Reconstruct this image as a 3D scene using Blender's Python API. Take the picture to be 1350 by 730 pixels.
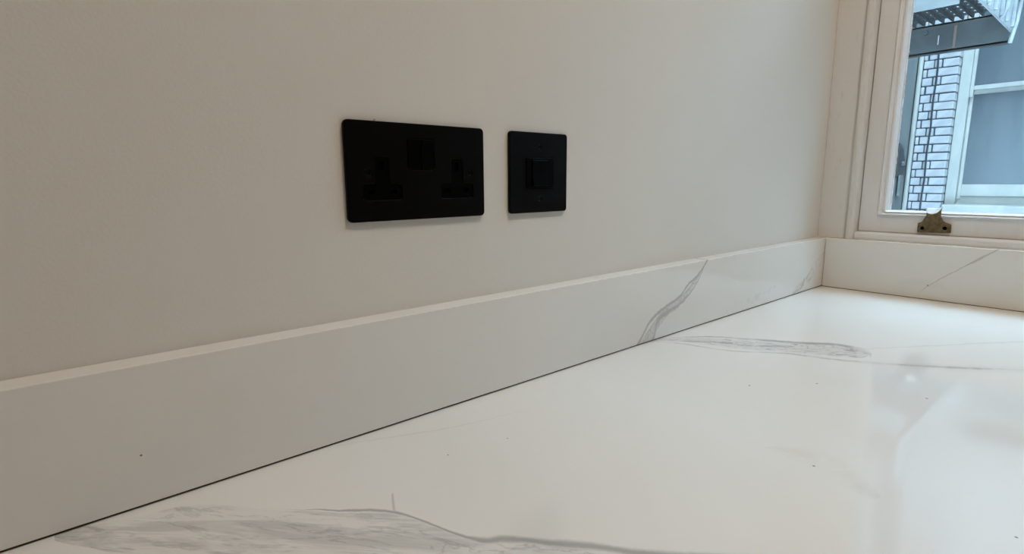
import bpy, bmesh, math, random
from mathutils import Vector, Matrix, noise
random.seed(4)
S = bpy.context.scene
for o in list(bpy.data.objects): bpy.data.objects.remove(o)
COL = S.collection

# ------------------------------------------------------------------ camera
cam_d = bpy.data.cameras.new('camera'); cam = bpy.data.objects.new('camera', cam_d); COL.objects.link(cam)
cam.location = (-0.197592, -0.446095, 0.218842)
cam.rotation_mode = 'XYZ'
cam.rotation_euler = (math.radians(80.0004), math.radians(0.3470), math.radians(-40.7384))
cam_d.sensor_fit = 'HORIZONTAL'; cam_d.sensor_width = 36.0
cam_d.lens = 718.054 / 1350 * 36.0
cam_d.clip_start = 0.01; cam_d.clip_end = 200
S.camera = cam

# ------------------------------------------------------------------ sky
W = bpy.data.worlds.new('sky'); S.world = W; W.use_nodes = True
bg = W.node_tree.nodes['Background']
bg.inputs[0].default_value = (0.465, 0.74, 1.0, 1)          # flat overcast daylight
bg.inputs[1].default_value = 16.5

# ------------------------------------------------------------------ exposure
S.view_settings.view_transform = 'Standard'
S.view_settings.look = 'None'
S.view_settings.gamma = 1.0
S.view_settings.use_curve_mapping = False
S.view_settings.exposure = 0.0
LAMP_POWER = 9.6
LAMP_COLOR = (1.0, 0.86, 0.69)

# ------------------------------------------------------------------ helpers
def obj(name, bm, mat=None, parent=None, smooth=False, loc=None):
    me = bpy.data.meshes.new(name)
    bmesh.ops.recalc_face_normals(bm, faces=bm.faces)
    bm.to_mesh(me); bm.free()
    o = bpy.data.objects.new(name, me); COL.objects.link(o)
    if mat is not None:
        for m in (mat if isinstance(mat, (list, tuple)) else [mat]): me.materials.append(m)
    if parent is not None: o.parent = parent
    if smooth:
        for p in me.polygons: p.use_smooth = True
    if loc is not None: o.location = loc
    return o

def empty(name, loc=(0, 0, 0)):
    o = bpy.data.objects.new(name, None); COL.objects.link(o); o.location = loc
    o.empty_display_size = 0.02
    return o

def tag(o, label=None, cat=None, group=None, kind=None):
    if label: o['label'] = label
    if cat: o['category'] = cat
    if group: o['group'] = group
    if kind: o['kind'] = kind
    return o

def bx(bm, x0, x1, y0, y1, z0, z1, bev=0.0, seg=2, mi=0):
    r = bmesh.ops.create_cube(bm, size=1.0)
    vs = r['verts']
    for v in vs:
        v.co = Vector(((x0 + x1) / 2 + v.co.x * (x1 - x0), (y0 + y1) / 2 + v.co.y * (y1 - y0), (z0 + z1) / 2 + v.co.z * (z1 - z0)))
    fs = list({f for v in vs for f in v.link_faces})
    for f in fs: f.material_index = mi
    if bev > 0:
        es = list({e for v in vs for e in v.link_edges})
        bmesh.ops.bevel(bm, geom=es, offset=bev, segments=seg, affect='EDGES', profile=0.5)

def box(name, x0, x1, y0, y1, z0, z1, mat, parent=None, bev=0.0, seg=2):
    bm = bmesh.new(); bx(bm, x0, x1, y0, y1, z0, z1, bev, seg)
    return obj(name, bm, mat, parent)

def cyl(bm, p0, p1, r0, r1=None, n=16, cap=True):
    p0 = Vector(p0); p1 = Vector(p1); r1 = r0 if r1 is None else r1
    d = (p1 - p0).normalized()
    a = d.orthogonal().normalized(); b = d.cross(a)
    A = [bm.verts.new(p0 + (a * math.cos(t) + b * math.sin(t)) * r0) for t in [2 * math.pi * i / n for i in range(n)]]
    B = [bm.verts.new(p1 + (a * math.cos(t) + b * math.sin(t)) * r1) for t in [2 * math.pi * i / n for i in range(n)]]
    for i in range(n):
        bm.faces.new((A[i], A[(i + 1) % n], B[(i + 1) % n], B[i]))
    if cap: bm.faces.new(A[::-1]); bm.faces.new(B)

def tube(bm, pts, r, n=10):
    for a, b in zip(pts[:-1], pts[1:]): cyl(bm, a, b, r, n=n)

def prism(bm, poly, to3, d0, d1):
    """extrude a 2D outline; to3(u, v, d) gives the point"""
    A = [bm.verts.new(to3(u, v, d0)) for u, v in poly]; B = [bm.verts.new(to3(u, v, d1)) for u, v in poly]
    n = len(poly)
    for i in range(n): bm.faces.new((A[i], A[(i + 1) % n], B[(i + 1) % n], B[i]))
    bm.faces.new(A[::-1]); bm.faces.new(B)

def rrect(x0, y0, x1, y1, r, n=5):
    out = []
    for cx, cy, a in ((x1 - r, y1 - r, 0), (x0 + r, y1 - r, 90), (x0 + r, y0 + r, 180), (x1 - r, y0 + r, 270)):
        for i in range(n + 1):
            t = math.radians(a + 90 * i / n); out.append((cx + r * math.cos(t), cy + r * math.sin(t)))
    return out

def circ(cx, cy, r, n=16): return [(cx + r * math.cos(2 * math.pi * i / n), cy + r * math.sin(2 * math.pi * i / n)) for i in range(n)]

def roundpoly(pts, r, n=4):
    """round every corner of a polygon"""
    out = []; N = len(pts)
    for i in range(N):
        p = Vector(pts[i]); a = Vector(pts[i - 1]) - p; b = Vector(pts[(i + 1) % N]) - p
        rr = min(r, a.length * .45, b.length * .45)
        A = p + a.normalized() * rr; B = p + b.normalized() * rr
        for k in range(n + 1):
            t = k / n; q = A * (1 - t) ** 2 + p * 2 * t * (1 - t) + B * t ** 2
            out.append((q.x, q.y))
    return out

def cutplate(name, loops, thick, bevel, mat, parent, M):
    """a flat plate from outlines (first outer, rest holes), filled as a 2D curve, turned into one mesh"""
    cu = bpy.data.curves.new(name, 'CURVE'); cu.dimensions = '2D'; cu.fill_mode = 'BOTH'
    cu.extrude = thick / 2 - bevel; cu.bevel_depth = bevel; cu.bevel_resolution = 2; cu.offset = -bevel
    for L in loops:
        sp = cu.splines.new('POLY'); sp.points.add(len(L) - 1); sp.use_cyclic_u = True
        for p, (u, v) in zip(sp.points, L): p.co = (u, v, 0, 1)
    t = bpy.data.objects.new(name + '_tmp', cu); COL.objects.link(t)
    dg = bpy.context.evaluated_depsgraph_get(); dg.update()
    me = bpy.data.meshes.new_from_object(t.evaluated_get(dg))
    bpy.data.objects.remove(t); bpy.data.curves.remove(cu)
    me.name = name; me.transform(M)
    me.materials.clear(); me.materials.append(mat)
    o = bpy.data.objects.new(name, me); COL.objects.link(o)
    if parent is not None: o.parent = parent
    return o

# ------------------------------------------------------------------ materials
def mat(name, col, rough=0.5, metal=0.0, spec=0.5):
    m = bpy.data.materials.new(name); m.use_nodes = True
    p = m.node_tree.nodes['Principled BSDF']
    p.inputs['Base Color'].default_value = (*col, 1); p.inputs['Roughness'].default_value = rough
    p.inputs['Metallic'].default_value = metal; p.inputs['Specular IOR Level'].default_value = spec
    return m

class G:
    """small node-graph builder"""
    def __init__(s, m): s.nt = m.node_tree; s.p = s.nt.nodes['Principled BSDF']
    def put(s, sock, v):
        if hasattr(v, 'is_output'): s.nt.links.new(v, sock)
        else: sock.default_value = v
    def math(s, op, a, b=0.0, c=None, clamp=False):
        n = s.nt.nodes.new('ShaderNodeMath'); n.operation = op; n.use_clamp = clamp
        s.put(n.inputs[0], a); s.put(n.inputs[1], b)
        if c is not None: s.put(n.inputs[2], c)
        return n.outputs[0]
    def pos(s):
        n = s.nt.nodes.new('ShaderNodeTexCoord'); return n.outputs['Object']
    def xyz(s, v):
        n = s.nt.nodes.new('ShaderNodeSeparateXYZ'); s.nt.links.new(v, n.inputs[0]); return n.outputs
    def scale(s, v, k):
        n = s.nt.nodes.new('ShaderNodeVectorMath'); n.operation = 'MULTIPLY'; s.put(n.inputs[0], v); n.inputs[1].default_value = k; return n.outputs[0]
    def noise(s, v, scale, detail=3.0, rough=0.5, dist=0.0):
        n = s.nt.nodes.new('ShaderNodeTexNoise'); s.put(n.inputs['Vector'], v)
        n.inputs['Scale'].default_value = scale; n.inputs['Detail'].default_value = detail
        n.inputs['Roughness'].default_value = rough; n.inputs['Distortion'].default_value = dist
        return n.outputs['Fac']
    def remap(s, v, a, b, c=0.0, d=1.0, smooth=True):
        n = s.nt.nodes.new('ShaderNodeMapRange'); n.interpolation_type = 'SMOOTHSTEP' if smooth else 'LINEAR'
        s.put(n.inputs['Value'], v)
        for k, q in zip(('From Min', 'From Max', 'To Min', 'To Max'), (a, b, c, d)): n.inputs[k].default_value = q
        return n.outputs[0]
    def mix(s, f, a, b):
        n = s.nt.nodes.new('ShaderNodeMix'); n.data_type = 'RGBA'; s.put(n.inputs[0], f)
        for k, q in ((6, a), (7, b)):
            if hasattr(q, 'is_output'): s.nt.links.new(q, n.inputs[k])
            else: n.inputs[k].default_value = (*q, 1)
        return n.outputs[2]
    def curve(s, t, pts):
        n = s.nt.nodes.new('ShaderNodeFloatCurve'); n.inputs['Factor'].default_value = 1
        s.put(n.inputs['Value'], t); n.mapping.extend = 'HORIZONTAL'; c = n.mapping.curves[0]
        while len(c.points) > 2: c.points.remove(c.points[1])
        for i, (a, b) in enumerate(pts):
            if i < 2: c.points[i].location = (a, b)
            else: c.points.new(a, b)
        n.mapping.update(); return n.outputs[0]
    def bump(s, h, strength=0.1, dist=0.001):
        n = s.nt.nodes.new('ShaderNodeBump'); n.inputs['Strength'].default_value = strength; n.inputs['Distance'].default_value = dist
        s.put(n.inputs['Height'], h); s.nt.links.new(n.outputs[0], s.p.inputs['Normal'])
    def color(s, c): s.put(s.p.inputs['Base Color'], c)
    def vein(s, u, v, pts, width, wob, edge=0.25):
        """band of half-width `width` (list over t or number) about the curve through pts; u, v in mm"""
        u0, u1 = pts[0][0], pts[-1][0]; vs = [q[1] for q in pts]; v0, v1 = min(vs), max(vs)
        t = s.math('DIVIDE', s.math('SUBTRACT', u, u0), u1 - u0)
        tc = s.math('MINIMUM', s.math('MAXIMUM', t, 0.0), 1.0)
        c = s.math('MULTIPLY_ADD', s.curve(tc, [((a - u0) / (u1 - u0), (b - v0) / (v1 - v0)) for a, b in pts]), v1 - v0, v0)
        d = s.math('ABSOLUTE', s.math('ADD', s.math('SUBTRACT', v, c), wob))
        if not isinstance(width, list): width = [(0, 0), (.06, width), (.94, width), (1, 0)]
        k = max(q[1] for q in width)
        w = s.math('MULTIPLY', s.curve(tc, [(a, b / k) for a, b in width]), k)
        # 1 inside, falling to 0 at distance w
        q = s.math('DIVIDE', d, s.math('MAXIMUM', w, 0.001))
        ins = s.math('MULTIPLY', s.math('GREATER_THAN', u, u0), s.math('LESS_THAN', u, u1))
        return s.math('MULTIPLY', s.remap(q, 1.0, edge, 0.0, 1.0), ins)
    def spots(s, pos, pts):
        tot = None
        for x, y, z, r in pts:
            n = s.nt.nodes.new('ShaderNodeVectorMath'); n.operation = 'DISTANCE'; s.nt.links.new(pos, n.inputs[0]); n.inputs[1].default_value = (x, y, z)
            q = s.remap(n.outputs['Value'], r * 1.15, r * 0.7)
            tot = q if tot is None else s.math('MAXIMUM', tot, q)
        return tot

STONE = (0.83, 0.795, 0.745); VEIN = (0.30, 0.288, 0.285); GOLD = (0.42, 0.33, 0.20)

def stone_base(name):
    m = mat(name, STONE, rough=0.06, spec=0.75); g = G(m); P = g.pos()
    mm = g.scale(P, (1000, 1000, 1000)); X, Y, Z = g.xyz(mm)
    cloud = g.remap(g.noise(P, 5.0, 4.0, 0.55, 0.4), 0.45, 0.75)
    grain = g.noise(P, 900.0, 2.0, 0.6)
    return m, g, P, X, Y, Z, cloud, grain

def stone_finish(g, cloud, grain, vein, extra=None):
    c = g.mix(g.math('MULTIPLY', cloud, 0.10), STONE, (0.66, 0.63, 0.59))
    c = g.mix(g.math('MULTIPLY', g.remap(grain, .5, .75), 0.07), c, (0.60, 0.57, 0.54))
    c = g.mix(vein, c, VEIN)
    if extra is not None:
        for f, col in extra: c = g.mix(f, c, col)
    g.color(c)

def swirl(g, P, rot, sx, sy, scale, seed):
    n = g.nt.nodes.new('ShaderNodeMapping'); n.inputs['Rotation'].default_value = rot
    g.nt.links.new(P, n.inputs[0])
    n2 = g.nt.nodes.new('ShaderNodeMapping'); n2.inputs['Scale'].default_value = (sx, sy, sy); n2.inputs['Location'].default_value = (seed, seed * .7, 0)
    g.nt.links.new(n.outputs[0], n2.inputs[0])
    return g.noise(n2.outputs[0], scale, 5.0, 0.62, 1.4)

def make_worktop_stone():
    m, g, P, X, Y, Z, cloud, grain = stone_base('worktop_marble')
    nY = g.math('MULTIPLY', Y, -1.0)
    w1 = g.math('MULTIPLY', g.math('SUBTRACT', g.noise(P, 22, 5, .6), .5), 34.0)
    w2 = g.math('MULTIPLY', g.math('SUBTRACT', g.noise(P, 30, 5, .65, .5), .5), 30.0)
    fine = g.math('MULTIPLY', g.math('SUBTRACT', g.noise(P, 70, 4, .6), .5), 9.0)
    # far vein: two strands with a smoky middle
    up = [(18, 432), (67, 502), (117, 535), (164, 566), (202, 591), (228, 587), (244, 560)]
    lo = [(20, 415), (48, 437), (113, 459), (170, 503), (217, 522), (252, 542), (304, 580), (376, 641), (640, 850)]
    a1 = g.vein(nY, X, up, [(0, 0), (.1, 5), (.4, 9), (.75, 12), (.93, 13), (1, 0)], g.math('ADD', fine, g.math('MULTIPLY', w1, .25)), .1)
    a2 = g.vein(nY, X, lo, [(0, 0), (.08, 4.5), (.3, 6), (.5, 9), (1, 11)], fine, .1)
    a3 = g.vein(nY, X, [(225, 596), (290, 690), (359, 790), (480, 905), (640, 1000)], [(0, 0), (.1, 8), (.3, 10), (1, 10)], w2, .05)
    mid = g.vein(nY, X, [(18, 424), (67, 475), (117, 500), (164, 535), (202, 560), (240, 566)], [(0, 4), (.15, 18), (.5, 30), (.8, 36), (1, 0)], fine, .6)
    sw = g.remap(swirl(g, P, (0, 0, math.radians(48)), 1.0, 3.2, 16, 3.1), .50, .60)
    sw2 = g.remap(swirl(g, P, (0, 0, math.radians(48)), 1.0, 2.6, 22, 8.3), .53, .50)
    sm = g.vein(nY, X, lo, [(0, 0), (.3, 10), (.5, 26), (1, 34)], w2, .0)
    rg = swirl(g, P, (0, 0, math.radians(44)), 1.0, 2.4, 19, 4.4)
    rg = g.remap(g.math('ABSOLUTE', g.math('SUBTRACT', rg, .5)), .030, .004)
    pat = g.remap(g.noise(P, 26, 4, .6), .36, .62, .28, 1.0)
    A = g.math('MULTIPLY', pat, g.math('MAXIMUM', g.math('MULTIPLY', a1, .85), g.math('MULTIPLY', a2, .58)))
    A = g.math('MAXIMUM', g.math('MAXIMUM', A, g.math('MULTIPLY', sm, .13)), g.math('MULTIPLY', a3, .16))
    A = g.math('MAXIMUM', A, g.math('MULTIPLY', g.math('MULTIPLY', mid, rg), .62))
    A = g.math('MAXIMUM', A, g.math('MULTIPLY', mid, g.math('MULTIPLY_ADD', g.math('MULTIPLY', sw, sw2), .60, .20)))
    # near vein: a dark line with a wide smoky band on its near side
    ln = [(-215, -12), (-193, -24), (-142, -40), (-100, -84), (-71, -112), (-41, -141), (-31, -164), (-23, -187), (-16, -201), (2, -216), (14, -231), (32, -251), (51, -277), (120, -350), (260, -560)]
    b1 = g.vein(X, Y, ln, [(0, 0), (.24, 0), (.30, 2), (.37, 4.5), (.46, 7), (.55, 9), (1, 9)], g.math('MULTIPLY', fine, .6), .1)
    wd = lambda a: 8 + 62 * min(1, max(0, (a + 215) / 140))
    bandc = [(a, b - wd(a) * 1.02) for a, b in ln]
    b2 = g.vein(X, Y, bandc, [((a + 215) / 475, wd(a)) for a, b in ln], g.math('MULTIPLY', fine, .6), .93)
    sb = g.remap(swirl(g, P, (0, 0, math.radians(48)), 1.0, 4.6, 10, 1.7), .42, .62)
    sl = swirl(g, P, (0, 0, math.radians(48)), 1.0, 6.0, 8, 5.9)
    sl = g.remap(g.math('ABSOLUTE', g.math('SUBTRACT', sl, .5)), .028, .0)
    B = g.math('MAXIMUM', g.math('MULTIPLY', b1, .72), g.math('MULTIPLY', b2, g.math('MULTIPLY_ADD', sb, .36, g.math('MULTIPLY_ADD', sl, .26, .06))))
    twig = g.vein(nY, X, [(120, -31), (128, -35), (141, -41)], 1.3, 0.0, .2)
    faint = g.vein(nY, X, [(22, -40), (36, -2), (60, 60), (75, 130)], 5.0, g.math('MULTIPLY', w2, .5), .1)
    V = g.math('MAXIMUM', g.math('MAXIMUM', A, B), g.math('MAXIMUM', g.math('MULTIPLY', twig, .4), g.math('MULTIPLY', faint, .13)))
    # a faint tan smear, and specks
    st = g.vein(nY, X, [(262, 226), (280, 244), (300, 247), (335, 230), (350, 222)], [(0, 0), (.15, 10), (.5, 24), (.85, 16), (1, 0)], w2, .0)
    sp = g.spots(P, [(.3599, -.1893, 0, .0013), (.4588, -.3243, 0, .0013), (.2333, -.3022, 0, .0011), (.236, -.4186, 0, .0010), (.42, -.235, 0, .0012), (.03, -.10, 0, .0008), (.085, -.11, 0, .0007)])
    stone_finish(g, cloud, grain, V, [(g.math('MULTIPLY', g.math('MULTIPLY', st, g.remap(w2, -6, 5)), .17), GOLD), (g.math('MULTIPLY', sp, .75), (.1, .085, .07))])
    return m

def make_side_stone():
    m, g, P, X, Y, Z, cloud, grain = stone_base('side_upstand_marble')
    fine = g.math('MULTIPLY', g.math('SUBTRACT', g.noise(P, 90, 4, .6), .5), 7.0)
    l = [(380, -4), (387, 1), (419, 32), (454, 45), (486, 55), (500, 66), (530, 80), (557, 101), (562, 106)]
    r = [(416, -3), (424, 4), (433, 28), (458, 36), (483, 42), (502, 50), (525, 66), (552, 99), (557, 106)]
    v1 = g.vein(X, Z, l, [(0, 5), (.3, 4.2), (.6, 3.6), (1, 2.4)], fine, .1)
    v2 = g.vein(X, Z, r, [(0, 11), (.3, 7), (.6, 3.6), (1, 2.2)], fine, .1)
    f = g.vein(X, Z, [(390, -5), (410, 8), (426, 20), (454, 38), (486, 48), (515, 66), (550, 97)], [(0, 8), (.2, 11), (.5, 8), (1, 2)], 0.0, .7)
    sw = g.remap(swirl(g, P, (0, math.radians(30), 0), 1.0, 2.0, 40, 2.2), .45, .6)
    V = g.math('MAXIMUM', g.math('MULTIPLY', v1, .66), g.math('MULTIPLY', v2, .62))
    rg = swirl(g, P, (0, math.radians(42), 0), 1.0, 2.2, 34, 6.4)
    rg = g.remap(g.math('ABSOLUTE', g.math('SUBTRACT', rg, .5)), .035, .005)
    V = g.math('MAXIMUM', V, g.math('MULTIPLY', g.math('MULTIPLY', f, rg), .6))
    V = g.math('MAXIMUM', V, g.math('MULTIPLY', f, g.math('MULTIPLY_ADD', sw, .30, .22)))
    blot = g.remap(swirl(g, P, (0, math.radians(40), 0), 1.0, 2.5, 30, 7.7), .48, .62)
    c1 = g.vein(X, Z, [(860, -6), (900, 10), (950, 30), (1000, 62), (1020, 80)], [(0, 8), (.5, 20), (1, 22)], g.math('MULTIPLY', fine, 2.0), .1)
    c2 = g.vein(X, Z, [(600, 2), (650, 13), (730, 18), (800, 30)], [(0, 0), (.3, 8), (.7, 8), (1, 0)], fine, .1)
    V = g.math('MAXIMUM', V, g.math('MULTIPLY', g.math('MULTIPLY', c1, blot), .42))
    V = g.math('MAXIMUM', V, g.math('MULTIPLY', g.math('MULTIPLY', c2, blot), .20))
    sp = g.spots(P, [(-.1654, -.0225, .0376, .0008)])
    stone_finish(g, cloud, grain, V, [(g.math('MULTIPLY', sp, .8), (.08, .07, .06))])
    return m

def make_window_stone():
    m, g, P, X, Y, Z, cloud, grain = stone_base('window_upstand_marble')
    nY = g.math('MULTIPLY', Y, -1.0)
    fine = g.math('MULTIPLY', g.math('SUBTRACT', g.noise(P, 90, 4, .6), .5), 4.0)
    v = g.vein(nY, Z, [(186, 8), (200, 24), (208, 32), (248, 66), (266, 81), (287, 98), (296, 108)], [(0, 0), (.15, 1.2), (.55, 1.6), (.74, 4), (.84, 2.2), (.97, 2), (1, 0)], fine, .1)
    b = g.vein(nY, Z, [(150, 22), (190, 30), (230, 20)], [(0, 0), (.5, 10), (1, 0)], g.math('MULTIPLY', fine, 3.0), .0)
    V = g.math('MAXIMUM', g.math('MULTIPLY', v, .50), g.math('MULTIPLY', b, .06))
    sp = g.spots(P, [(1.014, -.2006, .0266, .0012)])
    stone_finish(g, cloud, grain, V, [(g.math('MULTIPLY', sp, .8), (.10, .085, .07))])
    return m

def make_wall_paint():
    m = mat('wall_paint', (0.775, 0.735, 0.675), rough=0.62, spec=0.3); g = G(m); P = g.pos()
    n = g.noise(P, 420, 3, .6); n2 = g.noise(P, 3, 3, .5)
    c = g.mix(g.remap(n2, .3, .7, 0, .5), (0.775, 0.735, 0.675), (0.75, 0.71, 0.65))
    # scuffs left at the plates' top edges
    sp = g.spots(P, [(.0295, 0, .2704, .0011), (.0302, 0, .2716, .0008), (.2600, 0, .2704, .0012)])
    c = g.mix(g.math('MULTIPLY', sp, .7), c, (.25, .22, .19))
    g.color(c); g.bump(n, .22, .0006)
    return m

def make_white_paint(name, col, wear):
    m = mat(name, col, rough=0.34, spec=0.5); g = G(m); P = g.pos()
    s = g.scale(P, (1, 1, .22))
    n = g.noise(s, 60, 5, .65, .3); b = g.noise(P, 25, 4, .6)
    c = g.mix(g.math('MULTIPLY', g.remap(n, .56, .74), wear), col, (0.52, 0.43, 0.31))
    g.color(c); g.bump(g.noise(s, 130, 4, .6), .35, .0012)
    return m

M = {}
M['wall'] = make_wall_paint()
M['ceiling'] = mat('ceiling_paint', (.78, .75, .71), .8)
M['floor'] = mat('floor_boards', (.34, .25, .17), .5)
M['worktop'] = make_worktop_stone()
M['side'] = make_side_stone()
M['wins'] = make_window_stone()
M['sealant'] = mat('dark_joint_filler', (.035, .028, .022), .8)
M['casing'] = make_white_paint('casing_gloss_paint', (.76, .725, .685), .45)
M['sash'] = make_white_paint('sash_gloss_paint', (.79, .77, .755), .10)
M['mould'] = make_white_paint('moulding_lit_paint', (.87, .87, .87), .06)  # whiter than the sash: light caught on the ridges put into the colour
M['black_plate'] = mat('matt_black_plate', (.0012, .0012, .0014), .40, 0.0, .09)
M['black_insert'] = mat('black_plastic_insert', (.0006, .0006, .0007), .35, 0.0, .05)
M['black_screw'] = mat('black_screw_head', (.001, .001, .0011), .45, 0.0, .1)
M['hole'] = mat('dark_hollow', (.001, .001, .001), .9, 0.0, 0.0)

def make_brass():
    m = mat('aged_brass', (.22, .165, .085), .36, .85); g = G(m); P = g.pos()
    n = g.noise(P, 160, 5, .65); g.color(g.mix(g.remap(n, .35, .7), (.25, .19, .10), (.12, .09, .05)))
    g.put(g.p.inputs['Roughness'], g.remap(n, .3, .7, .28, .48)); return m
M['brass'] = make_brass()
M['lip_sheen'] = mat('lip_sheen_metal', (.72, .71, .68), .38, .25)  # pale tongue of the lift: reflected sky brightness put into the metal's colour

def make_glass(name, rough=0.0):
    m = bpy.data.materials.new(name); m.use_nodes = True; nt = m.node_tree
    for n in list(nt.nodes): nt.nodes.remove(n)
    out = nt.nodes.new('ShaderNodeOutputMaterial'); mx = nt.nodes.new('ShaderNodeMixShader')
    tr = nt.nodes.new('ShaderNodeBsdfTransparent'); gl = nt.nodes.new('ShaderNodeBsdfGlossy'); fr = nt.nodes.new('ShaderNodeFresnel')
    tr.inputs[0].default_value = (.955, .975, .97, 1); gl.inputs['Roughness'].default_value = rough; fr.inputs['IOR'].default_value = 1.3
    ge = nt.nodes.new('ShaderNodeNewGeometry'); k = nt.nodes.new('ShaderNodeMath'); k.operation = 'MULTIPLY'; k2 = nt.nodes.new('ShaderNodeMath'); k2.operation = 'SUBTRACT'; k2.inputs[0].default_value = 1
    nt.links.new(ge.outputs['Backfacing'], k2.inputs[1]); nt.links.new(fr.outputs[0], k.inputs[0]); nt.links.new(k2.outputs[0], k.inputs[1])     # reflect on the outer face only
    nt.links.new(k.outputs[0], mx.inputs[0]); nt.links.new(tr.outputs[0], mx.inputs[1]); nt.links.new(gl.outputs[0], mx.inputs[2]); nt.links.new(mx.outputs[0], out.inputs[0])
    return m
M['glass'] = make_glass('window_glass')

def make_noisy(name, a, b, scale, rough, stretch=(1, 1, 1), spec=.5, lo=.35, hi=.7):
    m = mat(name, a, rough, 0, spec); g = G(m); P = g.pos()
    n = g.noise(g.scale(P, stretch), scale, 5, .6); g.color(g.mix(g.remap(n, lo, hi), a, b)); return m
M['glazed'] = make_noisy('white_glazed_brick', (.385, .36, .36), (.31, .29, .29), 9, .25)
M['mortar'] = mat('dark_mortar', (.055, .065, .08), .9)
M['grey_wall'] = make_noisy('grey_render', (.165, .165, .155), (.12, .122, .118), 2.5, .8, (1, 1, .4))
M['white_out'] = make_noisy('weathered_white_paint', (.365, .34, .30), (.30, .28, .25), 5, .45, (1, 1, .4))
M['frost'] = make_noisy('frosted_glass', (.094, .102, .108), (.058, .067, .076), 2.2, .32, (1.6, 1.6, .35), .5)
M['steel_grey'] = make_noisy('grey_painted_steel', (.070, .068, .064), (.045, .044, .042), 6, .5)
M['dark_steel'] = make_noisy('dark_painted_steel', (.032, .033, .034), (.02, .021, .022), 14, .5)
M['steel_white'] = make_noisy('white_painted_steel', (.44, .44, .44), (.31, .31, .31), 14, .4)
M['fascia'] = make_noisy('pale_grey_steel', (.24, .235, .225), (.19, .187, .18), 5, .5)
M['rust'] = mat('rust_streak', (.16, .10, .08), .8)
M['cable'] = mat('black_cable_sheath', (.018, .02, .028), .5)
M['ground'] = mat('lightwell_concrete', (.3, .3, .3), .9)
M['lampglass'] = mat('lamp_diffuser', (.9, .88, .84), .4)
_p = M['lampglass'].node_tree.nodes['Principled BSDF']
_p.inputs['Emission Color'].default_value = (*LAMP_COLOR, 1); _p.inputs['Emission Strength'].default_value = 1.0

# ------------------------------------------------------------------ the room
FLOOR, CEIL = -0.90, 1.60
YL_ = 1.089
XW = 1.036                      # face of the window wall
XL, YB = -2.6, -3.2             # the two unseen walls
WY0, WY1, WZ0, WZ1 = -0.066, -0.966, 0.1155, 1.40    # sash opening

def struct(o): o['kind'] = 'structure'; return o
struct(box('wall_left', XL - .12, XW + .114, 0, .12, FLOOR, CEIL, M['wall']))
bm = bmesh.new()
bx(bm, XW, XW + .114, YB, 0, FLOOR, .0985)
bx(bm, XW, XW + .114, YB, WY1 - .064, .0985, CEIL)
bx(bm, XW, XW + .114, WY1 - .064, 0, WZ1 + .07, CEIL)
ww = struct(obj('wall_window', bm, M['wall']))
FT = 4.4                       # our own facade goes on up over the light well
box('facade', XW + .115, XW + .40, YB - 1.0, YL_, CEIL - .02, FT, M['grey_wall'], ww)
struct(box('wall_back', XL - .12, XL, YB - .12, 0, FLOOR, CEIL, M['wall']))
struct(box('wall_right', XL, XW + .114, YB - .12, YB, FLOOR, CEIL, M['wall']))
struct(box('floor', XL - .12, XW + .114, YB - .12, .12, FLOOR - .1, FLOOR, M['floor']))
struct(box('ceiling', XL - .12, XW + .114, YB - .12, .12, CEIL, CEIL + .1, M['ceiling']))

# ceiling lamp (above the frame): a flush round fitting
lamp = empty('ceiling_light', (0.34, -0.72, CEIL)); tag(lamp, 'round flush white ceiling light above the marble worktop', 'light')
bm = bmesh.new(); cyl(bm, (0, 0, 0), (0, 0, -.022), .29, .29, 40); obj('lamp_base', bm, M['sash'], lamp)
bm = bmesh.new(); cyl(bm, (0, 0, -.022), (0, 0, -.055), .27, .24, 40); obj('diffuser', bm, M['lampglass'], lamp)
ld = bpy.data.lights.new('ceiling_light_glow', 'AREA'); ld.shape = 'DISK'; ld.size = .46; ld.energy = LAMP_POWER; ld.color = LAMP_COLOR
lo_ = bpy.data.objects.new('bulb', ld); COL.objects.link(lo_); lo_.parent = lamp; lo_.location = (0, 0, -.06)

# ------------------------------------------------------------------ window 1
win = struct(empty('window_1', (0, 0, 0)))
def casing(y0, sgn, name):
    # outline across the boards in (x, y), y counted from the wall corner towards the sash
    pr = [(1.060, 0), (1.0315, 0), (1.0310, .046), (1.0325, .049), (1.0325, .0505), (1.0275, .052), (1.0255, .0545), (1.0250, .0585), (1.0265, .0625), (1.0290, .0648), (1.036, .0655), (1.060, .0655)]
    bm = bmesh.new(); prism(bm, pr, lambda u, v, d: (u, y0 + sgn * v, d), .1005, WZ1 + .055)
    return obj(name, bm, M['casing'], win)
casing(-.0005, -1, 'casing'); casing(WY1 - .064, 1, 'casing')
box('head_casing', 1.0295, 1.06, WY1 - .0005, WY0 + .0005, WZ1 + .001, WZ1 + .065, M['casing'], win, .002)
bm = bmesh.new()
prism(bm, [(1.150, .0990), (1.0365, .0990), (1.0345, .1005), (1.0340, .1035), (1.0345, .1110), (1.0360, .1138), (1.0385, .1150), (1.150, .1150)], lambda u, v, d: (u, d, v), WY1 + .001, WY0 - .0007)
obj('sill', bm, M['sash'], win)
box('pulley_stile', 1.0605, 1.149, WY0 + .0005, WY0 + .03, .1155, WZ1, M['sash'], win)
box('pulley_stile', 1.0605, 1.149, WY1 - .03, WY1 - .0005, .1155, WZ1, M['sash'], win)
box('head', 1.0605, 1.149, WY1, WY0, WZ1 + .0005, WZ1 + .06, M['sash'], win)

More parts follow.
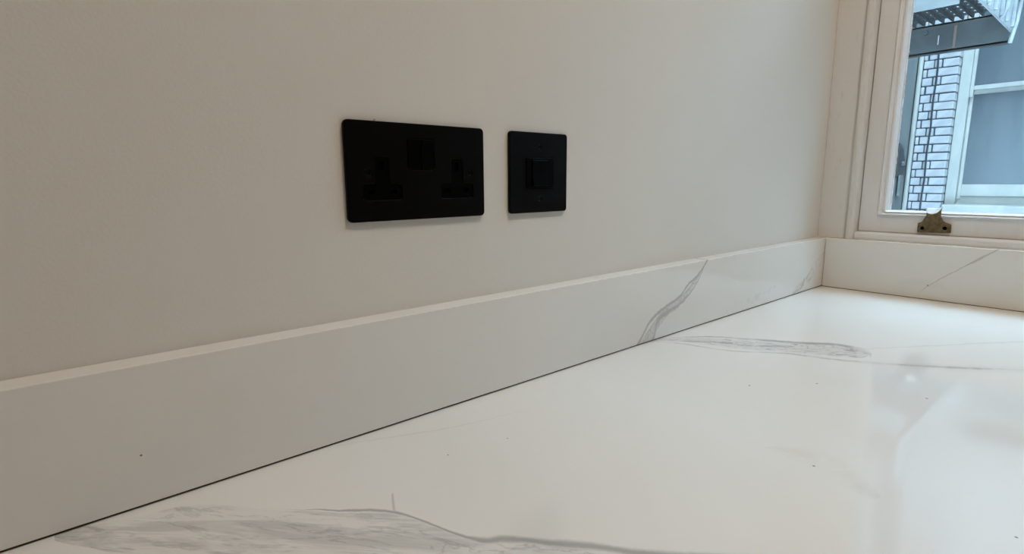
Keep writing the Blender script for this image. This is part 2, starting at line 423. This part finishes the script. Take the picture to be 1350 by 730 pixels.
XS = 1.052
HY0, HY1, HZ0, HZ1 = -.0985, -.9335, .1492, .735          # glazed opening of the lower sash
def make_sash(name, xs, z0, z1, hz0, hz1, parent):
    bm = bmesh.new()
    T = .034
    bx(bm, xs, xs + T, HY0, WY0 - .0012, z0, z1, .0012)
    bx(bm, xs, xs + T, WY1 + .0012, HY1, z0, z1, .0012)
    bx(bm, xs + .0002, xs + T, HY1 - .002, HY0 + .002, z0, hz0, .0012)
    bx(bm, xs + .0002, xs + T, HY1 - .002, HY0 + .002, hz1, z1, .0012)
    s = obj(name, bm, M['sash'], parent)
    prof = [(-.0006, .0006, .0012), (0, 0, -.0012), (.0016, .0009, -.0034), (.0040, .0022, -.0034), (.0058, .0032, -.0004), (.0066, .0036, .0024), (.0078, .0043, .0024), (.0092, .0050, -.0002), (.0118, .0064, .0002), (.0134, .0072, .0030), (.0150, .0081, .0068), (.0158, .0086, .0125), (.0172, .0094, .0130), (.0172, .0094, .0185)]
    bm = bmesh.new(); rings = []
    for oy, oz, dx in prof:
        r = max(.0105 - oy * .55, .0012) if oy >= 0 else .0008
        rings.append([bm.verts.new((xs + dx, u, v)) for u, v in rrect(HY1 + oy, hz0 + oz, HY0 - oy, hz1 - oz, r, 6)])
    n = len(rings[0])
    for a, b in zip(rings[:-1], rings[1:]):
        for i in range(n): bm.faces.new((a[i], a[(i + 1) % n], b[(i + 1) % n], b[i]))
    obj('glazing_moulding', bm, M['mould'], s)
    box('pane', xs + .0155, xs + .0185, HY1 + .008, HY0 - .008, hz0 + .003, hz1 - .003, M['glass'], s)
    bm = bmesh.new(); e = HY0 - .0165; z = hz0 + .012; prev = None
    while z < hz1 - .012:
        w = .0006 + .0019 * random.random() ** 2
        cur = (bm.verts.new((xs + .0152, e, z)), bm.verts.new((xs + .0152, e - w, z)))
        if prev: bm.faces.new((prev[0], prev[1], cur[1], cur[0]))
        prev = cur; z += random.uniform(.003, .009)
    r_ = bmesh.ops.extrude_face_region(bm, geom=list(bm.faces))
    for v in r_['geom']:
        if isinstance(v, bmesh.types.BMVert): v.co.x += .0006
    obj('paint_edge', bm, M['sash'], s)
    return s
sash = make_sash('lower_sash', XS, .1156, .775, HZ0, HZ1, win)
make_sash('upper_sash', XS + .040, .740, WZ1 - .0005, .785, WZ1 - .05, win)

# brass sash lift screwed to the bottom rail
def yz(M_x): return Matrix(((0, 0, 1, M_x), (1, 0, 0, 0), (0, 1, 0, 0), (0, 0, 0, 1)))
base = [(-.1672, .1186), (-.2172, .1206), (-.2165, .1362), (-.2110, .1385), (-.2050, .1410), (-.2020, .1440), (-.1780, .1440), (-.1750, .1408), (-.1700, .1378), (-.1664, .1368)]
lift = cutplate('sash_lift', [roundpoly(base, .002, 3), circ(-.1738, .1272, .0034), circ(-.2075, .1288, .0034)], .0036, .0006, M['brass'], sash, yz(XS - .0019))
tag(lift, 'aged brass hook lift on the bottom rail')
bm = bmesh.new(); bm.from_mesh(lift.data)
# the hook: an upright neck whose top folds over into a rounded tongue towards the room
def skin(rows, close=False):
    R = [[bm.verts.new(p) for p in row] for row in rows]
    for A_, B_ in zip(R[:-1], R[1:]):
        for j in range(len(A_) - 1): bm.faces.new((A_[j], A_[j + 1], B_[j + 1], B_[j]))
    return R
YC = -.1892; NW = 14
def hook_rows(off):
    rows = []
    for k in range(15):
        t = k / 14
        row = []
        for j in range(NW + 1):
            w = -1 + 2 * j / NW
            if t < .5:
                q = t / .5; hw = .0170 - .0062 * min(1, q * 1.8); x = XS - .0030 - .0022 * q; z = .1385 + .0215 * q
            else:
                q = (t - .5) / .5; hw = .0119 * math.sqrt(max(.004, 1 - (q * q) ** 1.2)) if q > .12 else .0108 + .0092 * q
                x = XS - .0052 - .0155 * q ** 1.15; z = .1600 + .0060 * math.sin(min(1, q * 5) * math.pi / 2) - .0135 * max(0, q - .12)
                if w < 0: z += .0034 * (-w) ** 4 * (1 - q)
            row.append((x + off, YC + w * hw, z - abs(off) * .6))
        rows.append(row)
    return rows
nb0 = len(bm.faces)
fr_ = skin(hook_rows(0))
bm.faces.ensure_lookup_table()
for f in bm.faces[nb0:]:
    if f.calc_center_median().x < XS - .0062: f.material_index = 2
bk_ = skin(hook_rows(.0022))
for j in range(NW):
    bm.faces.new((fr_[-1][j], fr_[-1][j + 1], bk_[-1][j + 1], bk_[-1][j])); bm.faces.new((fr_[0][j], fr_[0][j + 1], bk_[0][j + 1], bk_[0][j]))
for k in range(14):
    for e in (0, NW): bm.faces.new((fr_[k][e], fr_[k + 1][e], bk_[k + 1][e], bk_[k][e]))
# dark screw heads sunk in the two holes
for cy, cz in ((-.1738, .1272), (-.2075, .1288)):
    n0 = len(bm.faces); cyl(bm, (XS - .0002, cy, cz), (XS - .0012, cy, cz), .0033, .0030, 14); bm.faces.ensure_lookup_table()
    for f in bm.faces[n0:]: f.material_index = 1
bmesh.ops.recalc_face_normals(bm, faces=bm.faces)
bm.to_mesh(lift.data); bm.free(); lift.data.materials.append(M['hole']); lift.data.materials.append(M['lip_sheen'])
for p in lift.data.polygons: p.use_smooth = p.area < 3e-5

# ------------------------------------------------------------------ worktop and upstands
TU = .0225
wt = box('worktop', -1.60, XW - .0005, -.640, -.0005, -.030, 0, M['worktop'], None, .0015)
tag(wt, 'pale marble worktop with grey smoky veins running up to the window', 'worktop')
# the unit that carries it (below the frame)
cab = empty('base_cabinet', (-.3, -.33, FLOOR)); tag(cab, 'plain white base cabinet beneath the marble worktop', 'cabinet')
bm = bmesh.new(); bx(bm, -1.29, 1.32, -.23, .32, .10, .8695); bx(bm, -1.29, 1.32, -.17, .32, 0, .10); obj('carcass', bm, M['sash'], cab)
for i in range(4):
    d = box('door', -1.285 + i * .651, -.638 + i * .651, -.252, -.2305, .11, .862, M['sash'], cab, .002)

us = empty('side_upstand', (0, 0, 0)); tag(us, 'long marble upstand below the black sockets, one slanting grey vein', 'upstand')
box('slab', -1.60, XW - .0005, -TU, -.0005, .0016, .1003, M['side'], us, .0009)
box('joint', -1.60, XW - .0005, -TU + .0016, -.001, .0002, .0018, M['sealant'], us)
uw = empty('window_upstand', (0, 0, 0)); tag(uw, 'short marble upstand under the window, thin diagonal vein', 'upstand')
box('slab', 1.0138, XW - .0005, -.640, -TU - .0006, .0009, .1003, M['wins'], uw, .0009)
box('joint', 1.0146, XW - .001, -.640, -TU - .001, .0002, .0011, M['sealant'], uw)

# ------------------------------------------------------------------ electrical plates, local (u, v) in mm from the lower left corner
def wallM(x0, z0, y): return Matrix(((.001, 0, 0, x0), (0, 0, -.001, y), (0, .001, 0, z0), (0, 0, 0, 1)))
def tee(cx):
    return roundpoly([(cx - 19, 18.5), (cx + 19, 18.5), (cx + 19, 32.5), (cx + 6.8, 32.5), (cx + 6.8, 56), (cx - 6.8, 56), (cx - 6.8, 32.5), (cx - 19, 32.5)], 2.6, 3)
PZ = .1843
ds = empty('double_socket', (.073, 0, PZ + .043)); tag(ds, 'wide matt black double socket on the pale wall', 'socket')
inv = Matrix.Translation(ds.location).inverted()
swr = rrect(58.9, 44.8, 87.6, 73, 3.2)
cutplate('faceplate', [rrect(0, 0, 146, 86, 4.2), tee(33.3), tee(113.0), swr, circ(19.3, 42.7, 2.7), circ(128.8, 42.7, 2.7)], 3.8, .6, M['black_plate'], ds, inv @ wallM(0, PZ, -.0021))
bm = bmesh.new(); bx(bm, .004, .142, -.0016, -.0002, PZ + .004, PZ + .082)
bm.transform(inv); obj('back_tray', bm, M['hole'], ds)
for cx in (33.3, 113.0):
    T = [(cx + (u - cx) * .985, 37 + (v - 37) * .985) for u, v in tee(cx)]
    ins = cutplate('socket_insert', [T, rrect(cx - 2.1, 44, cx + 2.1, 53, .4), rrect(cx - 14.4, 23.5, cx - 8.0, 27.8, .4), rrect(cx + 8.0, 23.5, cx + 14.4, 27.8, .4)], 1.4, .2, M['black_insert'], ds, inv @ wallM(0, PZ, -.0024))
    cutplate('shutter', [rrect(cx - 15, 21, cx + 15, 54, 1)], .3, .05, M['hole'], ds, inv @ wallM(0, PZ, -.00175))

def rocker(u0, u1, v0, v1, x0, z0, tilt, name, par, inv_, out=.0052):
    """rocker with a wedge-shaped front"""
    bm = bmesh.new()
    n = 8
    pr = [(v0, .0018)] + [(v0 + (v1 - v0) * i / n, (out + .0011 * abs(2 * i / n - 1) ** 1.6 + tilt * (2 * i / n - 1))) for i in range(n + 1)] + [(v1, .0018)]
    prism(bm, [(d, v * .001) for v, d in pr], lambda d, v, u: (x0 + u, -d, z0 + v), u0 * .001, u1 * .001)
    bm.transform(inv_)
    o = obj(name, bm, M['black_insert'], par)
    o.modifiers.new('soft edges', 'BEVEL').width = .0005
    return o
rocker(59.5, 72.9, 45.4, 72.4, 0, PZ, .0007, 'rocker', ds, inv, .0040)
rocker(73.5, 87.0, 45.4, 72.4, 0, PZ, .0007, 'rocker', ds, inv, .0040)

def screw(u, v, x0, z0, par, inv_):
    bm = bmesh.new()
    p = (x0 + u * .001, z0 + v * .001)
    cyl(bm, (p[0], -.0022, p[1]), (p[0], -.0037, p[1]), .0025, .0022, 18)
    bm.transform(inv_); s = obj('screw', bm, M['black_screw'], par)
    bm = bmesh.new(); bx(bm, p[0] - .0019, p[0] + .0019, -.00385, -.00365, p[1] - .00035, p[1] + .00035); bm.transform(inv_)
    obj('slot', bm, M['hole'], s)
for u in (19.3, 128.8): screw(u, 42.7, 0, PZ, ds, inv)

SX = .1805
sw = empty('wall_switch', (SX + .043, 0, PZ + .043)); tag(sw, 'small square matt black single switch right of the double socket', 'switch')
inv2 = Matrix.Translation(sw.location).inverted()
cutplate('faceplate', [rrect(0, 0, 86, 86, 3.6), rrect(22.5, 26.2, 64.5, 59.2, 3.0), circ(43.4, 70.8, 2.6), circ(43.9, 15.0, 2.6)], 3.8, .6, M['black_plate'], sw, inv2 @ wallM(SX, PZ, -.0021))
bm = bmesh.new(); bx(bm, SX + .004, SX + .082, -.0016, -.0002, PZ + .004, PZ + .082); bm.transform(inv2); obj('back_tray', bm, M['hole'], sw)
cutplate('switch_frame', [rrect(22.8, 26.5, 64.2, 58.9, 2.8), rrect(30, 28.6, 57, 56.8, 1.5)], 3.4, .4, M['black_insert'], sw, inv2 @ wallM(SX, PZ, -.0035))
rocker(30.4, 56.6, 29, 56.4, SX, PZ, -.0010, 'rocker', sw, inv2, .0062)
for u, v in ((43.4, 70.8), (43.9, 15.0)): screw(u, v, SX, PZ, sw, inv2)

# ------------------------------------------------------------------ across the light well
XO = 6.0                                  # face of the brick pier
YL = 1.09                                 # side wall of the light well
ZT, ZB = 5.6, -3.0
# side wall on the left, then the wall opposite with its window opening
struct(box('wall_lightwell', XW + .12, XO + .5, YL, YL + .3, ZB, ZT, M['grey_wall']))
WL, WR = .795, -.62                       # opposite window opening
WB, WT = -.13, 2.02
bm = bmesh.new()
bx(bm, XO + .02, XO + .5, WL, YL, ZB, ZT)                    # core of the pier
bx(bm, XO + .02, XO + .5, -4.0, WR, ZB, ZT)
bx(bm, XO + .02, XO + .5, WR, WL, ZB, WB - .06)
bx(bm, XO + .02, XO + .5, WR, WL, WT, ZT)
opp = struct(obj('wall_opposite', bm, M['mortar']))
struct(box('wall_far_side', XW + .12, XO + .5, -4.3, -4.0, ZB, ZT, M['grey_wall']))
struct(box('ground', XW + .12, XO + .5, -4.3, YL + .3, ZB - .2, ZB, M['ground']))

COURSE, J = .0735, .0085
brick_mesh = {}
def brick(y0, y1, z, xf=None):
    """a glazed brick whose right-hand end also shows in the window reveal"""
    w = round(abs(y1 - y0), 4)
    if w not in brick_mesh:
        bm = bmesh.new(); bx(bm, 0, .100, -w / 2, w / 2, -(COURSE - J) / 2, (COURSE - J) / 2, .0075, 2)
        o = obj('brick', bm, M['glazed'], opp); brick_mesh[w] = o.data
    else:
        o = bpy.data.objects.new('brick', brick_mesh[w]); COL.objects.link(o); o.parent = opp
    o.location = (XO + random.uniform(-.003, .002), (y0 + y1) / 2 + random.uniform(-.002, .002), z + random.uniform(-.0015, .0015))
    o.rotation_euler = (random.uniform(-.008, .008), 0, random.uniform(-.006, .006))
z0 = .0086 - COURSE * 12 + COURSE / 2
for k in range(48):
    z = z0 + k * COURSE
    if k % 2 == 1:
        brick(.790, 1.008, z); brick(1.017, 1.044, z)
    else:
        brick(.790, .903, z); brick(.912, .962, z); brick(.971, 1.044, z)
# the rest of the opposite wall, out of the frame: glazed brick joined into one part
bm = bmesh.new()
def wallbricks(y0, y1, za, zb):
    k = 0; z = za
    while z + COURSE <= zb:
        y = y0 - (.11 if k % 2 else 0)
        while y < y1:
            a, b = max(y, y0), min(y + .215, y1)
            if b - a > .02: bx(bm, XO, XO + .03, a, b, z, z + COURSE - J)
            y += .2235
        z += COURSE; k += 1
wallbricks(-3.9, WR, -1.0, ZT); wallbricks(WR + .01, WL - .01, 2.12, ZT)
wallbricks(WR + .01, WL - .01, -1.0, -.186)
f = obj('brickwork', bm, M['glazed'], opp); f['kind'] = 'stuff'

# the sash window opposite
w2 = struct(empty('window_2', (0, 0, 0)))
XF = XO + .118
def bar(name, x0, x1, y0, y1, z0, z1, par=w2, b=.004, m='white_out'): return box(name, x0, x1, y0, y1, z0, z1, M[m], par, b)
bar('frame_stile', XF, XF + .12, .716, .793, WB, WT); bar('frame_stile', XF, XF + .12, WR + .002, WR + .079, WB, WT)
bar('frame_head', XF + .002, XF + .12, WR + .08, .7155, WT - .09, WT)
us2 = bar('upper_sash', XF + .010, XF + .05, .655, .7155, .975, 1.93)
bm = bmesh.new()
for a, b, c, d in ((.690, .7150, .920, 1.93), (WR + .0795, WR + .105, .920, 1.93), (WR + .1052, .6898, .978, 1.015), (WR + .1052, .6898, 1.885, 1.93)):
    bx(bm, XF + .012, XF + .05, a, b, c, d, .003)
us2.data.materials.clear(); bpy.data.objects.remove(us2)
us2 = obj('upper_sash', bm, M['white_out'], w2)
bar('pane', XF + .030, XF + .036, WR + .10, .695, 1.010, 1.89, us2, 0, 'frost')
bm = bmesh.new()
for a, b, c, d in ((.690, .7150, .030, .992), (WR + .0795, WR + .105, .030, .992), (WR + .1052, .6898, .058, .1640), (WR + .1052, .6898, .945, .992)):
    bx(bm, XF + .052, XF + .095, a, b, c, d, .003)
ls2 = obj('lower_sash', bm, M['white_out'], w2)
bar('pane', XF + .070, XF + .076, WR + .10, .695, .155, .95, ls2, 0, 'frost')
bar('inner_sill', XF + .064, XF + .12, WR + .08, .7155, -.02, .0575)
bar('sill', XO - .045, XF + .10, WR - .04, .778, -.125, -.012, w2, .012)
bar('sub_sill', XO - .01, XF + .10, WR - .0, .782, -.185, -.1255, w2, .006)

# white pipe in the corner, dark cable on the bricks
bm = bmesh.new(); tube(bm, [(XO - .004, 1.066, ZB), (XO - .004, 1.064, ZT)], .019, 16)
tag(obj('downpipe', bm, M['white_out'], None, True), 'slim white pipe in the corner left of the white brick pier', 'pipe')
bm = bmesh.new()
pts = [(XO - .0105 - .002 * (k % 2), .937 + .0035 * math.sin(k * 1.7), -1.0 + k * .12) for k in range(32)]
tube(bm, pts, .0072, 8)
tag(obj('cable', bm, M['cable']), 'black cable running down the white glazed bricks', 'cable')

# bracket bolted on the grey side wall
br = empty('wall_bracket', (5.80, YL, .36)); tag(br, 'small grey triangular bracket bolted to the grey side wall', 'bracket')
bm = bmesh.new(); prism(bm, [(-.10, .17), (.03, .12), (.165, -.07), (.10, -.16), (-.10, -.12)], lambda u, v, d: (u, d, v), -.012, -.0003); obj('plate', bm, M['dark_steel'], br)
bm = bmesh.new(); cyl(bm, (.03, -.012, -.01), (.03, -.036, -.01), .026, .020, 6); obj('bolt', bm, M['steel_grey'], br)
bm = bmesh.new(); bx(bm, -.05, .03, -.03, -.0125, -.30, -.11, .004); obj('tab', bm, M['grey_wall'], br)

# steel walkway overhead
wk = empty('steel_walkway', (4.2, YL, 1.0)); tag(wk, 'steel walkway seen from below with grating and white side rail', 'walkway')
WI = Matrix.Translation(wk.location).inverted()
def wpart(name, bm, m, parent=wk, smooth=False):
    bm.transform(WI); return obj(name, bm, m, parent, smooth)
XB = 4.2; ZG = 1.170; YS = .212; XN = 2.9
bm = bmesh.new(); bx(bm, XB, XB + .012, YS + .004, YL - .0005, .998, ZG, .002); bx(bm, XB, XB + .07, YS + .004, YL - .0005, .998, 1.010, .002); bx(bm, XB, XB + .07, YS + .004, YL - .0005, ZG - .012, ZG, .002)
fb = wpart('far_beam', bm, M['steel_grey'])
bm = bmesh.new(); bx(bm, XB - .006, XB - .0005, .462, .476, 1.01, 1.145, .001); wpart('rust_streak', bm, M['rust'], fb)
bm = bmesh.new(); bx(bm, XB - .004, XB - .0005, .548, .553, 1.045, 1.10, .0); wpart('paint_fleck', bm, M['steel_white'], fb)
for yy, zz in ((.806, 1.128), (.812, 1.06), (.618, 1.125)):
    bm = bmesh.new(); cyl(bm, (XB - .0003, yy, zz), (XB - .014, yy, zz), .014, .011, 6); wpart('bolt', bm, M['steel_grey'], fb)
bm = bmesh.new(); bx(bm, XN, XB + .02, YS - .008, YS + .003, 1.055, 1.300, .002); wpart('side_beam', bm, M['steel_white'])
bm = bmesh.new()
n = int((YL - YS) / .048)
for i in range(n):
    y = YS + .03 + i * .048
    bx(bm, XN, XB - .001, y, y + .011, ZG, ZG + .032)
for i in range(int((XB - XN) / .085)):
    x = XN + .05 + i * .085
    bx(bm, x, x + .008, YS + .005, YL - .003, ZG + .012, ZG + .024)
gr = wpart('grating', bm, M['dark_steel']); gr['kind'] = 'stuff'
bm = bmesh.new(); bx(bm, 3.200, 3.210, .260, YL - .001, 1.029, ZG - .0005, .002); wpart('fascia_plate', bm, M['fascia'])
# rail on the outer side: flat balusters, top rail, scroll brackets
for i in range(7):
    x = 4.13 - i * .17
    bm = bmesh.new(); bx(bm, x, x + .035, YS - .024, YS - .0085, 1.07, 2.1, .002); wpart('baluster', bm, M['steel_white'])
bm = bmesh.new(); bx(bm, XN, XB + .02, YS - .035, YS - .0005, 2.1, 2.14, .004); wpart('top_rail', bm, M['steel_white'])
for i in range(4):
    x = 4.16 - i * .34; bm = bmesh.new()
    pts = []
    for k in range(22):
        t = k / 21 * 2.3 * math.pi; r = .062 * (1 - .72 * k / 21)
        pts.append((x - .0, YS - .085 + r * math.cos(t) * .8, 1.20 + r * math.sin(t)))
    tube(bm, pts, .0075, 6)
    tube(bm, [(x, YS - .036, 1.20), (x, YS - .03, 1.10), (x, YS - .012, .985 if i == 0 else 1.06)], .010, 6)
    wpart('scroll_bracket', bm, M['steel_white'])
